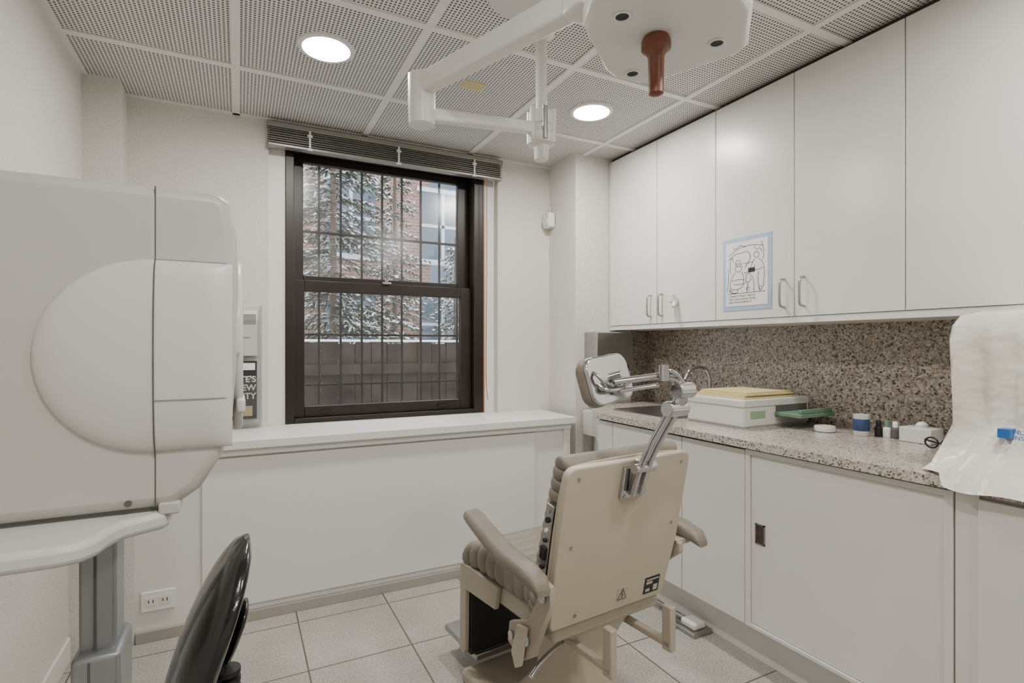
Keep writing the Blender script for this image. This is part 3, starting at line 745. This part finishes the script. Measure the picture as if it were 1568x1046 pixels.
def arm(sgn, nm):
    secs = []
    path = [(-0.290, 0.598), (-0.27, 0.614), (-0.22, 0.626), (-0.1, 0.637), (0.05, 0.645), (0.16, 0.654), (0.21, 0.656), (0.235, 0.649)]
    for i, (y, z) in enumerate(path):
        w = (0.040, 0.058, 0.064, 0.066, 0.066, 0.068, 0.064, 0.035)[i]; h = (0.02, 0.040, 0.046, 0.046, 0.046, 0.042, 0.036, 0.015)[i]
        xc = (0.320 if sgn < 0 else 0.312)-0.068*max(0, min(1, (y+0.1)/0.335))
        secs.append([(sgn*xc+a, y, z+b) for a, b in rr(w, h, h*0.42, 4)])
    loft(nm+"_pad", secs, m_vinyl, ch)
    prism(nm+"_rail", [(-0.24, 0.592), (0.04, 0.612), (0.06, 0.625), (-0.26, 0.607)], YZ, sgn*0.29, sgn*0.31, m_shell2, ch)
    if sgn < 0:
        prism(nm+"_bracket", [(-0.275, 0.60), (-0.23, 0.61), (-0.215, 0.54), (-0.17, 0.47), (-0.08, 0.43), (-0.07, 0.37), (-0.14, 0.34), (-0.20, 0.38), (-0.245, 0.48), (-0.28, 0.55)],
              YZ, sgn*0.274, sgn*0.292, m_shell2, ch, bevel=0.004)
        for y, z, r in ((-0.25, 0.565, 0.014), (-0.17, 0.42, 0.020), (-0.10, 0.40, 0.012)):
            cyl(nm+"_bolt", (sgn*0.290, y, z), (sgn*0.302, y, z), r, m_chrome, ch, bevel=0.002)
        prism(nm+"_link", [(-0.19, 0.46), (-0.14, 0.45), (-0.11, 0.36), (-0.13, 0.32), (-0.16, 0.34)], YZ, sgn*0.296, sgn*0.306, m_shell, ch, bevel=0.004)
        cyl(nm+"_pivot", (sgn*0.20, -0.14, 0.41), (sgn*0.278, -0.14, 0.41), 0.018, m_steel, ch)
    else:
        prism(nm+"_bracket", [(-0.25, 0.60), (-0.20, 0.61), (0.0, 0.47), (0.08, 0.45), (0.08, 0.39), (-0.03, 0.39), (-0.14, 0.48), (-0.25, 0.57)],
              YZ, 0.245, 0.265, m_shell2, ch, bevel=0.004)
        box(nm+"_mount", 0.245, 0.31, -0.24, -0.12, 0.588, 0.606, m_shell2, ch, bevel=0.003)
        cyl(nm+"_pivot", (0.20, 0.03, 0.42), (0.272, 0.03, 0.42), 0.018, m_steel, ch)
arm(-1, "left_arm"); arm(1, "right_arm")
for sgn in (-1, 1):
    x = 0.12*sgn+0.02
    box("hinge_bar", x-0.012, x+0.012, -0.31, 0.0, 0.325, 0.345, m_shell2, ch, bevel=0.004)
    box("hinge_upright", x-0.012, x+0.012, -0.315, -0.28, 0.315, 0.45, m_shell2, ch, bevel=0.004)
box("hinge_cross", -0.16, 0.16, -0.185, -0.165, 0.40, 0.44, m_shell2, ch, bevel=0.004)
secs = []
for w, l, cy, z in ((0.24, 0.34, 0.0, 0.05), (0.20, 0.28, 0.0, 0.09), (0.17, 0.22, -0.02, 0.16), (0.17, 0.22, -0.02, 0.28), (0.22, 0.30, 0.0, 0.34), (0.30, 0.36, 0.02, 0.385)):
    secs.append([(a, b+cy, z) for a, b in rr(w, l, 0.035, 5)])
loft("pedestal", secs, m_shell, ch)
box("floor_plate", -0.22, 0.22, -0.28, 0.36, 0.0, 0.05, m_shell2, ch, bevel=0.015)
sweep("release_lever", [(-0.10, -0.10, 0.33), (-0.22, -0.14, 0.32), (-0.27, -0.16, 0.30)], 0.007, m_chrome, ch)
box("pedal", -0.05, 0.05, -0.42, -0.28, 0.02, 0.04, m_black, ch, bevel=0.006)
# headrest
box("headrest_socket", -0.060, 0.035, 0.370, 0.465, -0.024, -0.012, m_chrome, ch, bevel=0.004, fr=BK)
box("headrest_socket_slot", -0.030, 0.008, 0.380, 0.49, -0.042, -0.022, m_steel, ch, bevel=0.004, fr=BK)
for a_ in (-0.050, 0.025):
    cyl("socket_bolt", BK(a_, 0.38, -0.022), BK(a_, 0.38, -0.028), 0.006, m_steel, ch, seg=12)
p0 = BK(-0.015, 0.39, -0.04)
A = Vector((0.03, -0.415, 1.06)); B = Vector((0.045, -0.43, 1.11))
for dx in (-0.018, 0.012):
    sweep("headrest_post", [p0+Vector((dx, 0, 0)), BK(-0.01+dx, 0.50, -0.05), A+Vector((dx, 0, 0))], 0.009, m_chrome, ch, rx=0.013)
cyl("knob_low", BK(-0.05, 0.47, -0.045), BK(0.03, 0.47, -0.045), 0.014, m_chrome, ch)
cyl("joint_mid", A+Vector((-0.035, 0, 0)), A+Vector((0.035, 0, 0)), 0.022, m_chrome, ch, bevel=0.003)
sweep("headrest_link", [A, B], 0.018, m_chrome, ch)
cyl("joint_top", B+Vector((-0.03, 0, 0.0)), B+Vector((0.03, 0, 0.0)), 0.022, m_chrome, ch, bevel=0.003)
C = Vector((-0.02, -0.40, 1.150)); E = Vector((-0.135, -0.35, 1.135))
sweep("headrest_arm_a", [B+Vector((-0.01, 0, 0.01)), Vector((0.03, -0.42, 1.14)), C], 0.009, m_chrome, ch)
sweep("headrest_arm_b", [B+Vector((0.01, 0, 0.01)), Vector((0.04, -0.43, 1.135)), Vector((0.01, -0.425, 1.165)), C+Vector((0, -0.01, 0.012))], 0.006, m_chrome, ch)
cyl("joint_arm", C+Vector((0, -0.02, -0.012)), C+Vector((0, -0.02, 0.03)), 0.014, m_chrome, ch)
cyl("headrest_crossbar", C, E, 0.009, m_chrome, ch)
cyl("headrest_crossbar_2", C+Vector((0, 0, -0.025)), E+Vector((0.02, 0, -0.025)), 0.006, m_chrome, ch)
HR = Matrix.Translation((-0.125, -0.315, 1.140)) @ Matrix.Rotation(math.radians(-8), 4, 'Y') @ Matrix.Rotation(math.radians(-14), 4, 'X') @ Matrix.Rotation(math.radians(6), 4, 'Z')
def HF(a, b, t): return HR @ Vector((a, t, b))
prism("headrest_plate", rr(0.165, 0.130, 0.035, 6), HF, -0.012, 0.0, m_chrome, ch, bevel=0.004)
for cx in (-0.042, 0.042):
    secs = []
    for w, h, t in ((0.078, 0.125, 0.0), (0.086, 0.135, 0.008), (0.086, 0.135, 0.022), (0.074, 0.12, 0.034), (0.03, 0.06, 0.038)):
        secs.append([HF(cx+a, b, t) for a, b in rr(w, h, min(w, h)*0.42, 5)])
    loft("headrest_pad", secs, m_vinyl, ch)
sweep("plate_handle", [HF(-0.055, -0.01, -0.015), HF(-0.05, -0.03, -0.03), HF(0.0, -0.035, -0.035), HF(0.05, -0.02, -0.03)], 0.005, m_chrome, ch)
sweep("plate_clip", [HF(-0.06, 0.025, -0.012), HF(-0.06, 0.01, -0.028), HF(-0.04, -0.025, -0.028), HF(-0.035, -0.035, -0.012)], 0.004, m_steel, ch)
cyl("plate_boss", HF(0.03, 0.0, -0.035), HF(0.03, 0.0, -0.01), 0.016, m_chrome, ch)

# ------------------------------------------------------------------ overhead lamp
la = empty("overhead_exam_lamp")
lathe("ceiling_canopy", (0.83, 1.52, CEIL), [(0.14, 0), (0.14, -0.02), (0.13, -0.045), (0.10, -0.065), (0.04, -0.075)], m_dwhite2, la)
lathe("pole_flange", (1.003, 1.733, CEIL), [(0.05, 0), (0.05, -0.012), (0.03, -0.02)], m_arm, la)
cyl("pole", (1.003, 1.733, CEIL), (1.003, 1.733, 2.09), 0.021, m_arm, la)
lathe("swivel_joint", (1.003, 1.733, 1.93), [(0.012, -0.01), (0.026, -0.008), (0.028, 0.03), (0.03, 0.045), (0.050, 0.05), (0.050, 0.085), (0.044, 0.09), (0.044, 0.115), (0.050, 0.12), (0.050, 0.165), (0.03, 0.175)], m_arm, la)
for i in range(6):
    a = i*math.pi/3+0.3
    cyl("joint_rib", (1.003+0.046*math.cos(a), 1.733+0.046*math.sin(a), 1.985), (1.003+0.046*math.cos(a), 1.733+0.046*math.sin(a), 2.105), 0.010, m_arm if i % 2 else m_steel, la, seg=12)
def beam(name, p0, p1, w, h, m, w2=None, h2=None):
    p0, p1 = Vector(p0), Vector(p1); d = (p1-p0).normalized(); s = d.cross(Vector((0, 0, 1))).normalized(); u = s.cross(d)
    w2 = w2 or w; h2 = h2 or h
    secs = []
    for p, ww, hh in ((p0, w, h), (p1, w2, h2)):
        secs.append([p + s*a + u*b for a, b in rr(ww, hh, min(ww, hh)*0.25, 4)])
    return loft(name, secs, m, la, bevel=0.003)
beam("lower_arm", (0.545, 1.690, 1.985), (0.975, 1.730, 2.035), 0.035, 0.042, m_arm)
EL = (0.531, 1.693)
lathe("elbow", (EL[0], EL[1], 1.945), [(0.03, 0.0), (0.044, 0.004), (0.046, 0.06), (0.046, 0.12), (0.046, 0.165), (0.03, 0.172)], m_arm, la, seg=10)
beam("upper_arm", (0.535, 1.665, 2.075), (0.765, 1.12, 2.10), 0.05, 0.065, m_arm, 0.055, 0.075)
box("arm_end_cap", 0.72, 0.82, 1.06, 1.15, 2.05, 2.15, m_arm, la, bevel=0.015)
cyl("yoke_stem", (0.79, 1.09, 2.06), (0.83, 1.04, 2.00), 0.03, m_arm, la)
cyl("ceiling_rod", (0.77, 1.11, 2.15), (0.77, 1.11, CEIL), 0.02, m_arm, la)
hp = [(0.666, 0.938), (0.70, 1.02), (0.86, 1.15), (0.90, 1.168), (0.985, 1.165), (1.02, 1.13), (1.104, 0.94), (1.10, 0.90), (0.98, 0.79), (0.80, 0.72), (0.70, 0.82)]
secs = []
cxh, cyh = 0.885, 0.95
for sc, z in ((0.94, 1.950), (1.0, 1.962), (1.0, 2.00), (0.92, 2.03), (0.55, 2.05)):
    secs.append([(cxh+(x-cxh)*sc, cyh+(y-cyh)*sc, z) for x, y in hp])
loft("lamp_head", secs, m_arm, la, bevel=0.004)
for x, y, r in ((0.745, 0.935, 0.015), (1.01, 0.915, 0.015), (0.925, 1.118, 0.015)):
    cyl("focus_port", (x, y, 1.955), (x, y, 1.9485), r, m_black, la)
    sweep("port_rim", [(x+r*1.15*math.cos(a*math.pi/8), y+r*1.15*math.sin(a*math.pi/8), 1.949) for a in range(17)], 0.003, m_arm, la, seg=6)
lathe("handle", (0.868, 0.965, 1.815), [(0.008, 0), (0.017, 0.004), (0.017, 0.02), (0.019, 0.09), (0.024, 0.10), (0.034, 0.108), (0.034, 0.125), (0.028, 0.137)], m_copper, la)

# ------------------------------------------------------------------ world, camera
w = D.worlds.new("World"); scene.world = w; w.use_nodes = True
bg = w.node_tree.nodes["Background"]; bg.inputs[0].default_value = (0.88, 0.92, 0.96, 1); bg.inputs[1].default_value = 4.8

cam = D.cameras.new("Camera"); co = D.objects.new("Camera", cam); scene.collection.objects.link(co)
co.location = (0, 0, H); co.rotation_euler = (math.radians(90), 0, math.radians(-26.95))
cam.sensor_width = 36; cam.lens = 36*822/1568; cam.shift_y = 7/1568; cam.clip_start = 0.05; cam.clip_end = 200
scene.camera = co
